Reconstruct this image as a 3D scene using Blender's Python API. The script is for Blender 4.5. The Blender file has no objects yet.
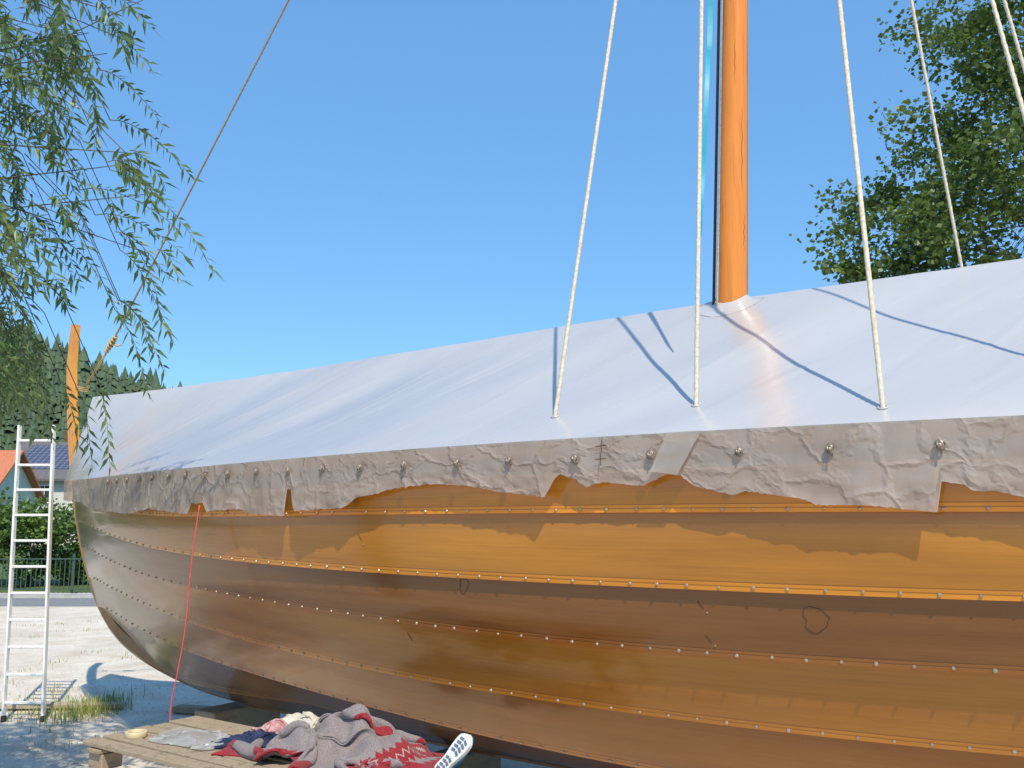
import bpy, math, random
import numpy as np
from mathutils import Vector, Matrix, noise
random.seed(7); rng=np.random.RandomState(7)
scene=bpy.context.scene
scene.view_settings.view_transform='Standard'; scene.view_settings.look='None'; scene.view_settings.exposure=0

# ---------------------------------------------------------------- camera
PIT=math.atan(136/900.); CS,SN=math.cos(PIT),math.sin(PIT); EYE=2.0; F=900.
cam=bpy.data.cameras.new("camera"); co=bpy.data.objects.new("camera",cam); scene.collection.objects.link(co)
cam.sensor_width=36; cam.lens=36*F/1024; cam.clip_end=5000; cam.clip_start=0.05
co.location=(0,0,EYE); co.rotation_euler=(math.pi/2+PIT,0,0); scene.camera=co
def proj(p):
    x,y,z=p[0],p[1],p[2]-EYE
    f=y*CS+z*SN; u=z*CS-y*SN
    return 512+F*x/f, 384-F*u/f
def z_at(Y,py):
    q=(384-py)/F
    return EYE+Y*(SN+q*CS)/(CS-q*SN)
def at_depth(px,py,Y):
    z=z_at(Y,py); f=Y*CS+(z-EYE)*SN
    return ((px-512)/F*f,Y,z)
# ---------------------------------------------------------------- materials
def newmat(name):
    m=bpy.data.materials.new(name); m.use_nodes=True
    nt=m.node_tree; return m,nt,nt.nodes,nt.links,nt.nodes['Principled BSDF']
def ramp(N,L,src,stops,interp='LINEAR'):
    r=N.new('ShaderNodeValToRGB'); el=r.color_ramp.elements; r.color_ramp.interpolation=interp
    while len(el)<len(stops): el.new(.5)
    for e,(p,c) in zip(el,stops):
        e.position=p; e.color=(c[0],c[1],c[2],1)
    L.new(src,r.inputs[0]); return r
def noise_node(N,L,vec,scale,detail=4,rough=.6,dist=0):
    n=N.new('ShaderNodeTexNoise'); n.inputs['Scale'].default_value=scale; n.inputs['Detail'].default_value=detail
    n.inputs['Roughness'].default_value=rough; n.inputs['Distortion'].default_value=dist
    if vec is not None: L.new(vec,n.inputs['Vector'])
    return n
def mapping(N,L,src,scale,rot=(0,0,0)):
    m=N.new('ShaderNodeMapping'); m.inputs['Scale'].default_value=scale; m.inputs['Rotation'].default_value=rot
    L.new(src,m.inputs['Vector']); return m.outputs[0]
def bump(N,L,h,st,dist,b,prev=None):
    n=N.new('ShaderNodeBump'); n.inputs['Strength'].default_value=st; n.inputs['Distance'].default_value=dist
    L.new(h,n.inputs['Height'])
    if prev: L.new(prev.outputs[0],n.inputs['Normal'])
    L.new(n.outputs[0],b.inputs['Normal']); return n
def mul(N,L,a,c,f=1):
    x=N.new('ShaderNodeMix'); x.data_type='RGBA'; x.blend_type='MULTIPLY'; x.inputs[0].default_value=f
    L.new(a,x.inputs[6]); L.new(c,x.inputs[7]); return x.outputs[2]
def noisemat(name,c1,c2,scale=5,rough=.7,detail=6,bs=0.3,bd=.01,sc=(1,1,1),coord='Object',metal=0,bscale=None,spec=.5):
    m,nt,N,L,b=newmat(name)
    tc=N.new('ShaderNodeTexCoord'); v=mapping(N,L,tc.outputs[coord],sc)
    n=noise_node(N,L,v,scale,detail)
    r=ramp(N,L,n.outputs[0],[(.3,c1),(.7,c2)]); L.new(r.outputs[0],b.inputs['Base Color'])
    b.inputs['Roughness'].default_value=rough; b.inputs['Metallic'].default_value=metal
    b.inputs['Specular IOR Level'].default_value=spec
    if bs:
        n2=noise_node(N,L,v,bscale or scale*3,detail); bump(N,L,n2.outputs[0],bs,bd,b)
    return m
# ---------------------------------------------------------------- mesh builder
class MB:
    def __init__(s): s.v=[];s.f=[];s.m=[]
    def add(s,vs,fs,mi=0):
        o=len(s.v); s.v.extend([tuple(p) for p in vs]); s.f.extend([tuple(i+o for i in f) for f in fs]); s.m.extend([mi]*len(fs))
    def box(s,c,sz,mi=0,R=None,bev=0):
        hx,hy,hz=sz[0]/2,sz[1]/2,sz[2]/2
        c=Vector(c)
        if bev<=0:
            P=[Vector((x,y,z)) for x in(-hx,hx) for y in(-hy,hy) for z in(-hz,hz)]
            fs=[(0,1,3,2),(4,6,7,5),(0,4,5,1),(2,3,7,6),(0,2,6,4),(1,5,7,3)]
        else:
            b=bev
            def ring(z,i):
                return [(-hx+i,-hy+b,z),(-hx+b,-hy+i,z),(hx-b,-hy+i,z),(hx-i,-hy+b,z),(hx-i,hy-b,z),(hx-b,hy-i,z),(-hx+b,hy-i,z),(-hx+i,hy-b,z)]
            rs=[ring(-hz,b*.7),ring(-hz+b,0),ring(hz-b,0),ring(hz,b*.7)]
            P=[Vector(p) for r in rs for p in r]; fs=[]
            for k in range(3):
                for j in range(8):
                    a=k*8+j; d=k*8+(j+1)%8; fs.append((a,d,d+8,a+8))
            fs.append(tuple(range(7,-1,-1))); fs.append(tuple(range(24,32)))
        if R is not None: P=[R@p for p in P]
        s.add([c+p for p in P],fs,mi)
    def tube(s,pts,r,n=8,mi=0,lobes=0,pitch=.06,cap=True,flat=None):
        pts=[Vector(p) for p in pts]; K=len(pts)
        rr=r if hasattr(r,'__len__') else [r]*K
        o=len(s.v); up=None; dist=0
        for i,p in enumerate(pts):
            t=(pts[min(i+1,K-1)]-pts[max(i-1,0)]).normalized()
            if up is None:
                a=Vector((0,0,1)) if abs(t.z)<.9 else Vector((1,0,0)); up=(a-t*a.dot(t)).normalized()
            else: up=(up-t*up.dot(t)).normalized()
            sd=t.cross(up)
            if i: dist+=(p-pts[i-1]).length
            for j in range(n):
                th=2*math.pi*j/n; q=rr[i]
                if lobes: q*=1+.13*math.cos(lobes*th+2*math.pi*dist/pitch)
                s.v.append(tuple(p+(up*math.cos(th)*(flat or 1)+sd*math.sin(th))*q))
        for i in range(K-1):
            for j in range(n):
                a=o+i*n+j; b=o+i*n+(j+1)%n
                s.f.append((a,b,b+n,a+n)); s.m.append(mi)
        if cap:
            s.f.append(tuple(o+j for j in range(n-1,-1,-1))); s.m.append(mi)
            s.f.append(tuple(o+(K-1)*n+j for j in range(n))); s.m.append(mi)
    def ball(s,c,r,mi=0,n=7,k=4,sc=(1,1,1)):
        c=Vector(c); vs=[c+Vector((0,0,r*sc[2]))]; fs=[]
        for i in range(1,k):
            ph=math.pi*i/k
            for j in range(n):
                th=2*math.pi*j/n; vs.append(c+Vector((r*sc[0]*math.sin(ph)*math.cos(th),r*sc[1]*math.sin(ph)*math.sin(th),r*sc[2]*math.cos(ph))))
        vs.append(c-Vector((0,0,r*sc[2])))
        for j in range(n): fs.append((0,1+j,1+(j+1)%n))
        for i in range(k-2):
            for j in range(n):
                a=1+i*n+j; b=1+i*n+(j+1)%n; fs.append((a,a+n,b+n,b))
        e=len(vs)-1
        for j in range(n): fs.append((e,1+(k-2)*n+(j+1)%n,1+(k-2)*n+j))
        s.add(vs,fs,mi)
    def torus(s,c,ax,R,r,n=18,m=7,mi=0):
        ax=Vector(ax).normalized(); a=Vector((0,0,1)) if abs(ax.z)<.9 else Vector((1,0,0)); u=(a-ax*a.dot(ax)).normalized(); w=ax.cross(u)
        c=Vector(c); vs=[];fs=[]
        for i in range(n):
            th=2*math.pi*i/n; d=u*math.cos(th)+w*math.sin(th)
            for j in range(m):
                ph=2*math.pi*j/m; vs.append(c+d*(R+r*math.cos(ph))+ax*(r*math.sin(ph)))
        for i in range(n):
            for j in range(m):
                fs.append((i*m+j,((i+1)%n)*m+j,((i+1)%n)*m+(j+1)%m,i*m+(j+1)%m))
        s.add(vs,fs,mi)
    def grid(s,P,mi=0):
        nr=len(P); nc=len(P[0]); vs=[p for r in P for p in r]
        fs=[(i*nc+j,i*nc+j+1,(i+1)*nc+j+1,(i+1)*nc+j) for i in range(nr-1) for j in range(nc-1)]
        s.add(vs,fs,mi)
def link(o): scene.collection.objects.link(o)
def setp(o,parent):
    if parent is not None:
        o.parent=parent
        if parent.type=='EMPTY': o.matrix_parent_inverse=Matrix.Translation(-Vector(parent.location))
def obj(name,mb,mats,parent=None,smooth=False,label=None,cat=None,group=None,kind=None,uv=None,col=None):
    me=bpy.data.meshes.new(name); me.from_pydata(mb.v,[],mb.f)
    if not isinstance(mats,(list,tuple)): mats=[mats]
    for m in mats: me.materials.append(m)
    me.polygons.foreach_set('material_index',mb.m)
    if smooth: me.polygons.foreach_set('use_smooth',[True]*len(me.polygons))
    if uv is not None:
        l=me.uv_layers.new(name='UVMap'); li=np.zeros(len(me.loops),dtype=np.int32); me.loops.foreach_get('vertex_index',li)
        a=np.array(uv,dtype=np.float32)[li]; l.data.foreach_set('uv',a.ravel())
    if col is not None:
        c=me.color_attributes.new('tone','FLOAT_COLOR','POINT'); a=np.ones((len(mb.v),4),dtype=np.float32); a[:,:3]=np.array(col); c.data.foreach_set('color',a.ravel())
    me.update()
    o=bpy.data.objects.new(name,me); link(o); setp(o,parent)
    if label:o['label']=label
    if cat:o['category']=cat
    if group:o['group']=group
    if kind:o['kind']=kind
    return o
def empty(name,loc,label,cat,group=None):
    o=bpy.data.objects.new(name,None); o.location=loc; o.empty_display_size=.3; link(o)
    o['label']=label;o['category']=cat
    if group:o['group']=group
    return o

# ---------------------------------------------------------------- light
SUN=Vector((.35,-1.36,2.0)).normalized()
w=bpy.data.worlds.new("World"); scene.world=w; w.use_nodes=True
WN,WL=w.node_tree.nodes,w.node_tree.links
sk=WN.new('ShaderNodeTexSky'); sk.sky_type='NISHITA'; sk.sun_disc=False
sk.sun_elevation=math.asin(SUN.z); sk.sun_rotation=math.atan2(SUN.x,SUN.y); sk.air_density=1.0; sk.dust_density=.3; sk.ozone_density=1.1; sk.altitude=300
tint=WN.new('ShaderNodeMix'); tint.data_type='RGBA'; tint.blend_type='MULTIPLY'; tint.inputs[0].default_value=1; tint.inputs[7].default_value=(1.2,1.65,1.85,1)
WL.new(sk.outputs[0],tint.inputs[6])
haze=WN.new('ShaderNodeMix'); haze.data_type='RGBA'; haze.inputs[0].default_value=.55; haze.inputs[7].default_value=(1.40,3.65,7.3,1)
WL.new(tint.outputs[2],haze.inputs[6])
bg=WN['Background']; WL.new(haze.outputs[2],bg.inputs[0]); bg.inputs[1].default_value=.122
sl=bpy.data.lights.new("sun",'SUN'); sl.energy=5.0; sl.angle=math.radians(.5); sl.color=(1,.92,.77)
so=bpy.data.objects.new("sun",sl); link(so); so.rotation_euler=SUN.to_track_quat('Z','Y').to_euler(); so.location=(3,-10,20)

# ---------------------------------------------------------------- boat frame
BX,BY=-4.7,10.; dv=Vector((6.15,-4.2)).normalized(); DX,DY=dv; NX,NY=DY,-DX   # n points to camera side
LEN=14.9; MID=7.45
def Cp(t,w,z): return Vector((BX+DX*t+NX*w,BY+DY*t+NY*w,z))
def centre(px,py):
    q=(384-py)/F; r=((px-512)/F)/(CS-q*SN)
    t=(r*BY-BX)/(DX-r*DY)
    Y=BY+DY*t
    return t,z_at(Y,py)
stem_im=[(73,325),(70,350),(68,380),(69,430),(72,480),(78,530),(87,572),(99,608),(118,639),(150,665),(200,690),(250,705)]
prof=[centre(*p) for p in stem_im]+[(4.2,.33),(5.5,.31),(MID,.30)]
pt=np.array([p[0] for p in prof]); pz=np.array([p[1] for p in prof])
def t_stem(z): return float(np.interp(z,pz[::-1],pt[::-1]))
gun=[(80,480),(105,477),(180,468),(300,459),(460,447),(600,437),(700,430),(1024,412),(1200,403)]
s1=[(82,500),(105,509),(140,515),(210,517),(290,515),(500,513),(800,512),(1024,513),(1200,515)]
s2=[(85,522),(120,538),(160,549),(220,558),(300,567),(440,577),(600,585),(800,592),(1024,597),(1200,602)]
s3=[(90,548),(120,565),(160,578),(220,592),(300,606),(400,622),(520,637),(700,653),(860,663),(1024,672),(1200,680)]
s4=[(97,578),(120,592),(160,608),(220,630),(305,655),(470,690),(640,713),(870,733),(1024,742),(1200,750)]
s5=[(106,607),(130,622),(170,640),(230,665),(330,692),(480,732),(640,764),(800,790),(1024,812),(1200,825)]
W=[1.56,1.555,1.52,1.45,1.31,1.04,.56]; PW=[2.4,2.4,2.3,2.2,2.0,1.8,1.7]
tk=[];zf=[]
def halfw(k,t):
    t=LEN-t if t>MID else t
    s=max(0,min(1,(t-tk[k])/(MID-tk[k]))); return .035+W[k]*(1-(1-s)**PW[k])
def basis(t): u=(np.asarray(t)-MID)/MID; return np.stack([u**0,u**2,u**4,u**6,u**8],-1)
for k,cv in enumerate([gun,s1,s2,s3,s4,s5]):
    cx=[c[0] for c in cv]; cy=[c[1] for c in cv]
    _,ze=centre(*cv[0]); tk.append(t_stem(ze)+.05)
    T=[];Z=[]
    for t in np.linspace(tk[k],9.3,80):
        z=2.; wv=halfw(k,t)+(.09 if k==0 else 0)
        for it in range(6):
            p=Cp(t,wv,z); px,_=proj(p); z=z_at(p.y,float(np.interp(px,cx,cy)))
        T.append(t);Z.append(z)
    c,_,_,_=np.linalg.lstsq(basis(T),np.array(Z),rcond=None); zf.append(c)
tk.append(t_stem(.55)+.07)
def zseam(k,t):
    if k<=5: return float(basis(t)@zf[k])
    tm=LEN-t if t>MID else t
    keelz=float(np.interp(tm,pt,pz)); 
    k5=float(basis(max(t if t<=MID else LEN-t,tk[5]))@zf[5])
    s=min(1,max(0,(tm-tk[6])/2.5)); return keelz+.04+(k5-keelz)*.42*s
tk.append(tk[6]+.05); W.append(.03); PW.append(1.5)
def zkeel(t):
    tm=LEN-t if t>MID else t
    return float(np.interp(tm,pt,pz))+.05
def curve_pt(k,s):
    t=tk[k]+(LEN-2*tk[k])*s
    if k==7: return t,.045,zkeel(t)
    return t,halfw(k,t),zseam(k,t)
def strake_pt(k,s,v,side=1,extra=0.):
    ta,wa,za=curve_pt(k,s); tb,wb,zb=curve_pt(k+1,s)
    za2=za+ (.03 if k>0 else 0)
    t=ta+(tb-ta)*v; w_=wa+(wb-wa)*v; z=za2+(zb-za2)*v
    dw,dz=wb-wa,zb-za2; l=math.hypot(dw,dz)+1e-6; nw,nz=-dz/l,dw/l
    fade=min(1,min(s,1-s)*14+.12)
    push=(.030*v+.012*math.sin(math.pi*v))*fade+extra
    return Cp(t,side*(w_+nw*push),z+nz*push)
def find_s(k,v,px):
    best=None
    for s in np.linspace(0,.72,1500):
        q,_=proj(strake_pt(k,s,v))
        if best is None or abs(q-px)<best[0]: best=(abs(q-px),s)
    return best[1]

m,nt,N,L,b=newmat("varnished_planks"); hullmat=m
uvn=N.new('ShaderNodeUVMap'); uvn.uv_map='UVMap'
n1=noise_node(N,L,mapping(N,L,uvn.outputs[0],(.5,16,1)),2.2,6,.6,.5)
n2=noise_node(N,L,mapping(N,L,uvn.outputs[0],(.35,1.2,1)),1.6,3,.5)
n3=noise_node(N,L,mapping(N,L,uvn.outputs[0],(2.5,70,1)),4,4,.6)
n4=noise_node(N,L,mapping(N,L,uvn.outputs[0],(1.2,2.2,1)),1.5,2,.5)
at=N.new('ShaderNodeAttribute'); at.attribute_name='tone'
r1=ramp(N,L,n1.outputs[0],[(.3,(.88,.82,.76)),(.55,(1,1,1)),(.75,(1.0,.95,.9))])
r2=ramp(N,L,n2.outputs[0],[(.3,(.68,.62,.56)),(.7,(1.0,1.0,1.0))])
r3=ramp(N,L,n3.outputs[0],[(.3,(.9,.87,.84)),(.6,(1,1,1))])
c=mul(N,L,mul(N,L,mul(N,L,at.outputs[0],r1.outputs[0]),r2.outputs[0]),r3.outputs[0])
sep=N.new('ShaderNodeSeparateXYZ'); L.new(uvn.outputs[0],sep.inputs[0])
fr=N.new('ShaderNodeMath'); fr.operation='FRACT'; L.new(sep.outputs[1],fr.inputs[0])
gr=ramp(N,L,fr.outputs[0],[(0,(.7,.6,.52)),(.07,(1,1,1)),(.885,(1,1,1)),(.895,(.5,.4,.3)),(.905,(1.35,1.3,1.1)),(.935,(1.35,1.3,1.1)),(.945,(.6,.5,.4)),(.955,(1.45,1.4,1.1)),(1,(1.5,1.4,1.1))])  # dark grooves; the brighter lap edge bands are highlights painted into the colour
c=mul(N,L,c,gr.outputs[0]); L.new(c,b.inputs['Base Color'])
rr=ramp(N,L,n2.outputs[0],[(.3,(.25,)*3),(.7,(.36,)*3)]); L.new(rr.outputs[0],b.inputs['Roughness'])
b.inputs['Coat Weight'].default_value=.8; b.inputs['Coat Roughness'].default_value=.13; b.inputs['Coat IOR'].default_value=1.5; b.inputs['Coat Tint'].default_value=(1,.96,.88,1)
b.inputs['Specular IOR Level'].default_value=.25
bp=bump(N,L,n4.outputs[0],.3,.02,b); bp=bump(N,L,n3.outputs[0],.06,.003,b,bp); bump(N,L,gr.outputs[0],.5,.003,b,bp)
def woodmat(name,c1,c2,sc,rough=.35,coat=.3,scale=3,bs=.3,low=None):
    m,nt,N,L,b=newmat(name); tc=N.new('ShaderNodeTexCoord'); v=mapping(N,L,tc.outputs['Object'],sc)
    n=noise_node(N,L,v,scale,8,.65,.8); r=ramp(N,L,n.outputs[0],[(.25,c1),(.5,c2),(.8,[x*.8 for x in c2])]); col=r.outputs[0]
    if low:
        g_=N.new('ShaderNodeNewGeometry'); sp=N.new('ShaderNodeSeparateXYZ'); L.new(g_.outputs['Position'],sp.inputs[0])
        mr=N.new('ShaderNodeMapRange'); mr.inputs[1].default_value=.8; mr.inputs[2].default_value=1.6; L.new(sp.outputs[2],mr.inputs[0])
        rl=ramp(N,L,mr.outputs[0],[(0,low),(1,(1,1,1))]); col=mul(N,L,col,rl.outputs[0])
    L.new(col,b.inputs['Base Color'])
    b.inputs['Roughness'].default_value=rough; b.inputs['Coat Weight'].default_value=coat
    bump(N,L,n.outputs[0],bs,.006,b); return m
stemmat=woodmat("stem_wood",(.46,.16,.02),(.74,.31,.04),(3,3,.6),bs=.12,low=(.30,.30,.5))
mastmat=woodmat("mast_wood",(.42,.11,.008),(.72,.235,.022),(8,8,.3),.3,.3,bs=.2)
rivetmat=noisemat("rivet_metal",(.30,.24,.17),(.55,.46,.35),40,.35,metal=.6,bs=0)
pencil=noisemat("pencil_line",(.05,.02,.01),(.07,.03,.015),5,.8,bs=0)

boat=empty("viking_boat",(BX,BY,0),"large varnished clinker-built wooden longboat with raised stem under sheeting","boat")
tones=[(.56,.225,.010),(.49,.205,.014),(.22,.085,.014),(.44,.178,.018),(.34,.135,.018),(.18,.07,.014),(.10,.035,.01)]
mb=MB(); uv=[];col=[]
NS=200; grey=np.array((.24,.20,.155))  # bow shade and dull reflection painted into plank colour, mirrored at the stern
for side in (1,-1):
    for k in range(7):
        vv=[0,.15,.3,.5,.7,.85,1.]
        Pn=[]
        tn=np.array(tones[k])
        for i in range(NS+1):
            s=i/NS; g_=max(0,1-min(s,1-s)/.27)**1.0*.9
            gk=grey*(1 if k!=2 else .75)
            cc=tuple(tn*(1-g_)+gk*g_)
            row=[strake_pt(k,s,v,side) for v in vv]+[strake_pt(k,s,1.,side,-.03)]
            Pn.append(row)
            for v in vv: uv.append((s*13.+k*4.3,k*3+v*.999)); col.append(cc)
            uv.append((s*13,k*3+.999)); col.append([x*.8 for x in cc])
        mb.grid(Pn,0)
def pad():
    while len(uv)<len(mb.v): uv.append((0,.5)); col.append((.3,.2,.1))
for side in (1,-1):
    for k in range(5):
        Lk=LEN-2*tk[k]; t=.35
        while t<(Lk if side<0 else 11)-.4:
            mb.ball(strake_pt(k,t/Lk,.958+random.uniform(-.006,.006),side,.002),.0095*random.uniform(.8,1.1),1,7,4); t+=.155+random.uniform(-.012,.012)
for (k,v0,px,sc,sy_) in [(2,.22,464,.032,.030),(2,.42,815,.055,.04)]:
    s0=find_s(k,v0,px); pts=[]
    for i in range(41):
        a=2*math.pi*i/40; rr_=1+.22*math.sin(2*a+px)+.12*math.sin(3*a+1)+.05*math.sin(7*a)
        pts.append(strake_pt(k,s0+rr_*math.cos(a)*sc/13.,v0-rr_*math.sin(a)*sy_/.30,1,.0012))
    mb.tube(pts,.0013,4,2,cap=False)
for (k,v0,px) in [(2,.3,700),(2,.75,708),(1,.45,360),(0,.9,228),(3,.3,410)]:
    s0=find_s(k,v0,px); mb.tube([strake_pt(k,s0+a*.001,v0+a*.05,1,.001) for a in(-1,-.3,.5,1)],.002,4,2)
    mb.ball(strake_pt(k,s0+.002,v0+.1,1,.001),.005,1,6,3)
pad()
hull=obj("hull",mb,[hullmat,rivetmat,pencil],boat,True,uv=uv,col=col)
me=hull.data
try: me.set_sharp_from_angle(angle=math.radians(35))
except Exception as e: print(e)

def sweep_board(path,half,depth):
    mb=MB(); P=[]
    for i,(t,z) in enumerate(path):
        a=path[max(i-1,0)]; c_=path[min(i+1,len(path)-1)]
        dt,dz=c_[0]-a[0],c_[1]-a[1]; l=math.hypot(dt,dz); dt/=l;dz/=l
        nt_,nz_=-dz,dt     # inward
        D=depth(i/len(path)); h=half; ring=[]
        for (o,wv) in [(0,-h*.35),(0,h*.35),(D*.25,h),(D,h),(D,-h),(D*.25,-h)]:
            ring.append(Cp(t+nt_*o,wv,z+nz_*o))
        P.append(ring)
    n=6; vs=[p for r in P for p in r]; fs=[]
    for i in range(len(P)-1):
        for j in range(n): fs.append((i*n+j,i*n+(j+1)%n,(i+1)*n+(j+1)%n,(i+1)*n+j))
    fs.append(tuple(range(n))); fs.append(tuple((len(P)-1)*n+j for j in range(n-1,-1,-1)))
    mb.add(vs,fs); return mb
def smooth_path(pts,n):
    out=[]; P=[pts[0]]+pts+[pts[-1]]
    for i in range(1,len(P)-2):
        for j in range(n):
            u=j/n; a,b_,c_,d=[np.array(P[i+q]) for q in(-1,0,1,2)]
            out.append(tuple(.5*((2*b_)+(-a+c_)*u+(2*a-5*b_+4*c_-d)*u*u+(-a+3*b_-3*c_+d)*u**3)))
    out.append(tuple(pts[-1])); return out
half_path=smooth_path(prof[:12],4)+[(4.2,.33),(5.5,.31),(MID,.30)]
stem_path=[p for p in half_path if p[0]<3.4 or p[1]>.8]
def dep(u): return .10+.04*min(1,u/.28)
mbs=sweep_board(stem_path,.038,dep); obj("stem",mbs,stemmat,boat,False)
mbs=sweep_board([(LEN-a,z) for a,z in stem_path][::-1],.042,lambda u:.14); obj("stern_post",mbs,stemmat,boat)
tl=stem_path[-1]
mbk=MB(); P=[]
for t in np.linspace(tl[0]-.02,LEN-tl[0]+.02,30):
    z=float(np.interp(t if t<MID else LEN-t,pt,pz)); P.append([Cp(t,w_,z+o) for w_,o in((-.04,0),(.04,0),(.045,.18),(-.045,.18),(-.04,0))])
mbk.grid(P); obj("keel",mbk,woodmat("keel_wood",(.08,.035,.012),(.14,.06,.02),(2,2,6)),boat)
mbr=MB()
for side in (1,-1):
    P=[]
    for t in np.linspace(.35,LEN-.35,150):
        w0=halfw(0,t); z=zseam(0,t)
        P.append([Cp(t,side*(w0+o),z+dz) for o,dz in((-.03,-.012),(.06,-.012),(.06,-.07),(.02,-.075),(-.03,-.06),(-.03,-.012))])
    mbr.grid(P)
obj("gunwale_rail",mbr,stemmat,boat)

# ---------------------------------------------------------------- mast
MT=13.5
def mast_c(z): return Vector((1.455+.047*(z-3.47),5.8,z))
mbm=MB(); zs=np.linspace(.45,MT,60)
mbm.tube([mast_c(z) for z in zs],[max(.062,.104-.0075*(z-3.4)) if z>3.4 else .104 for z in zs],24)
mast=obj("mast",mbm,mastmat,boat,True)
mbx=MB(); mbx.box(mast_c(MT-.1)+Vector((0,-.1,0)),(.62,.06,.08),0,None,.012)
obj("crossbar",mbx,stemmat,mast)
mb=MB()
for (z0,z1,xo) in [(4.15,4.75,.035),(4.9,5.25,-.02),(3.75,4.0,.055),(5.5,6.3,.01)]:
    pts=[]
    for i in range(14):
        z=z0+(z1-z0)*i/13; r_=max(.062,.104-.0075*(z-3.4)); x=xo+.003*math.sin(i*1.7)
        pts.append(mast_c(z)+Vector((x,-math.sqrt(max(1e-4,r_*r_-x*x))+.0005,0)))
    mb.tube(pts,[.0020*math.sin(math.pi*(i+.5)/14) for i in range(14)],5)
obj("timber_cracks",mb,pencil,mast)
ropemat=noisemat("cream_rope",(.50,.42,.30),(.76,.68,.54),60,.85,bs=.3,bd=.003)
tanrope=noisemat("tan_rope",(.24,.17,.10),(.38,.28,.18),50,.85,bs=.3,bd=.003)
darkrope=noisemat("dark_rope",(.03,.025,.02),(.07,.05,.04),50,.8,bs=0)
def lerp(a,b_,u): return Vector(a)*(1-u)+Vector(b_)*u
def rope(name,a,b_,r,mat,sag=0,parent=boat,step=.014,label=None):
    a,b_=Vector(a),Vector(b_); n=int((b_-a).length/step); mb=MB()
    mb.tube([lerp(a,b_,i/n)-Vector((0,0,sag*math.sin(math.pi*i/n))) for i in range(n+1)],r,8,0,lobes=3,pitch=.06)
    return obj(name,mb,mat,parent,True,label=label)

ridge_im=[(85,398),(130,393),(180,387),(300,370),(400,353),(500,337),(600,320),(715,302),(800,290),(900,276),(1024,258)]
rt=[];rz=[]
for p in ridge_im:
    a,z=centre(*p); rt.append(a); rz.append(z)
def ridge_z(t):
    if t>rt[-1]: return rz[-1]
    return float(np.interp(t,rt,rz))
OUT=.10
def ns(x,y,z=0): return noise.noise(Vector((x,y,z)))
folds=[]
rf_=random.Random(3)
for i in range(70):
    folds.append((rf_.uniform(0,LEN),rf_.uniform(.0,.6),rf_.uniform(.3,1.0),rf_.uniform(-2.0,-.6),rf_.uniform(.008,.022),rf_.choice((1,1,-1))*rf_.uniform(.002,.007)))
def tarp_pt(t,v,side=1):
    """v 0 at rail, 1 at ridge"""
    wr=halfw(0,t)+OUT; zr_=zseam(0,t); zt=ridge_z(t)
    w_=wr*(1-v); z=zr_+(zt-zr_)*v
    z-=.04*math.sin(math.pi*v)*(1-.25*math.sin(t*2.2))
    env=math.sin(math.pi*min(1,v*1.02))**.5 if 0<v<.98 else 0
    cr=ns(t*.7,v*1.1,7*side)*.04+ns(t*1.6-v*1.6,v*1.5,3*side)*.022
    for (t0_,va,vb,sl_,wd,am) in folds:
        if va<v<vb:
            d_=(t-(t0_-sl_*(v-va)))
            if abs(d_)<.12: cr+=am*math.exp(-(d_/wd)**2)*math.sin(math.pi*(v-va)/(vb-va))
    z+=env*cr
    if v>.85: z+=ns(t*2.2,3.,0)*.006+ns(t*6,1)*.003
    return Cp(t,side*w_,z)
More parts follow.
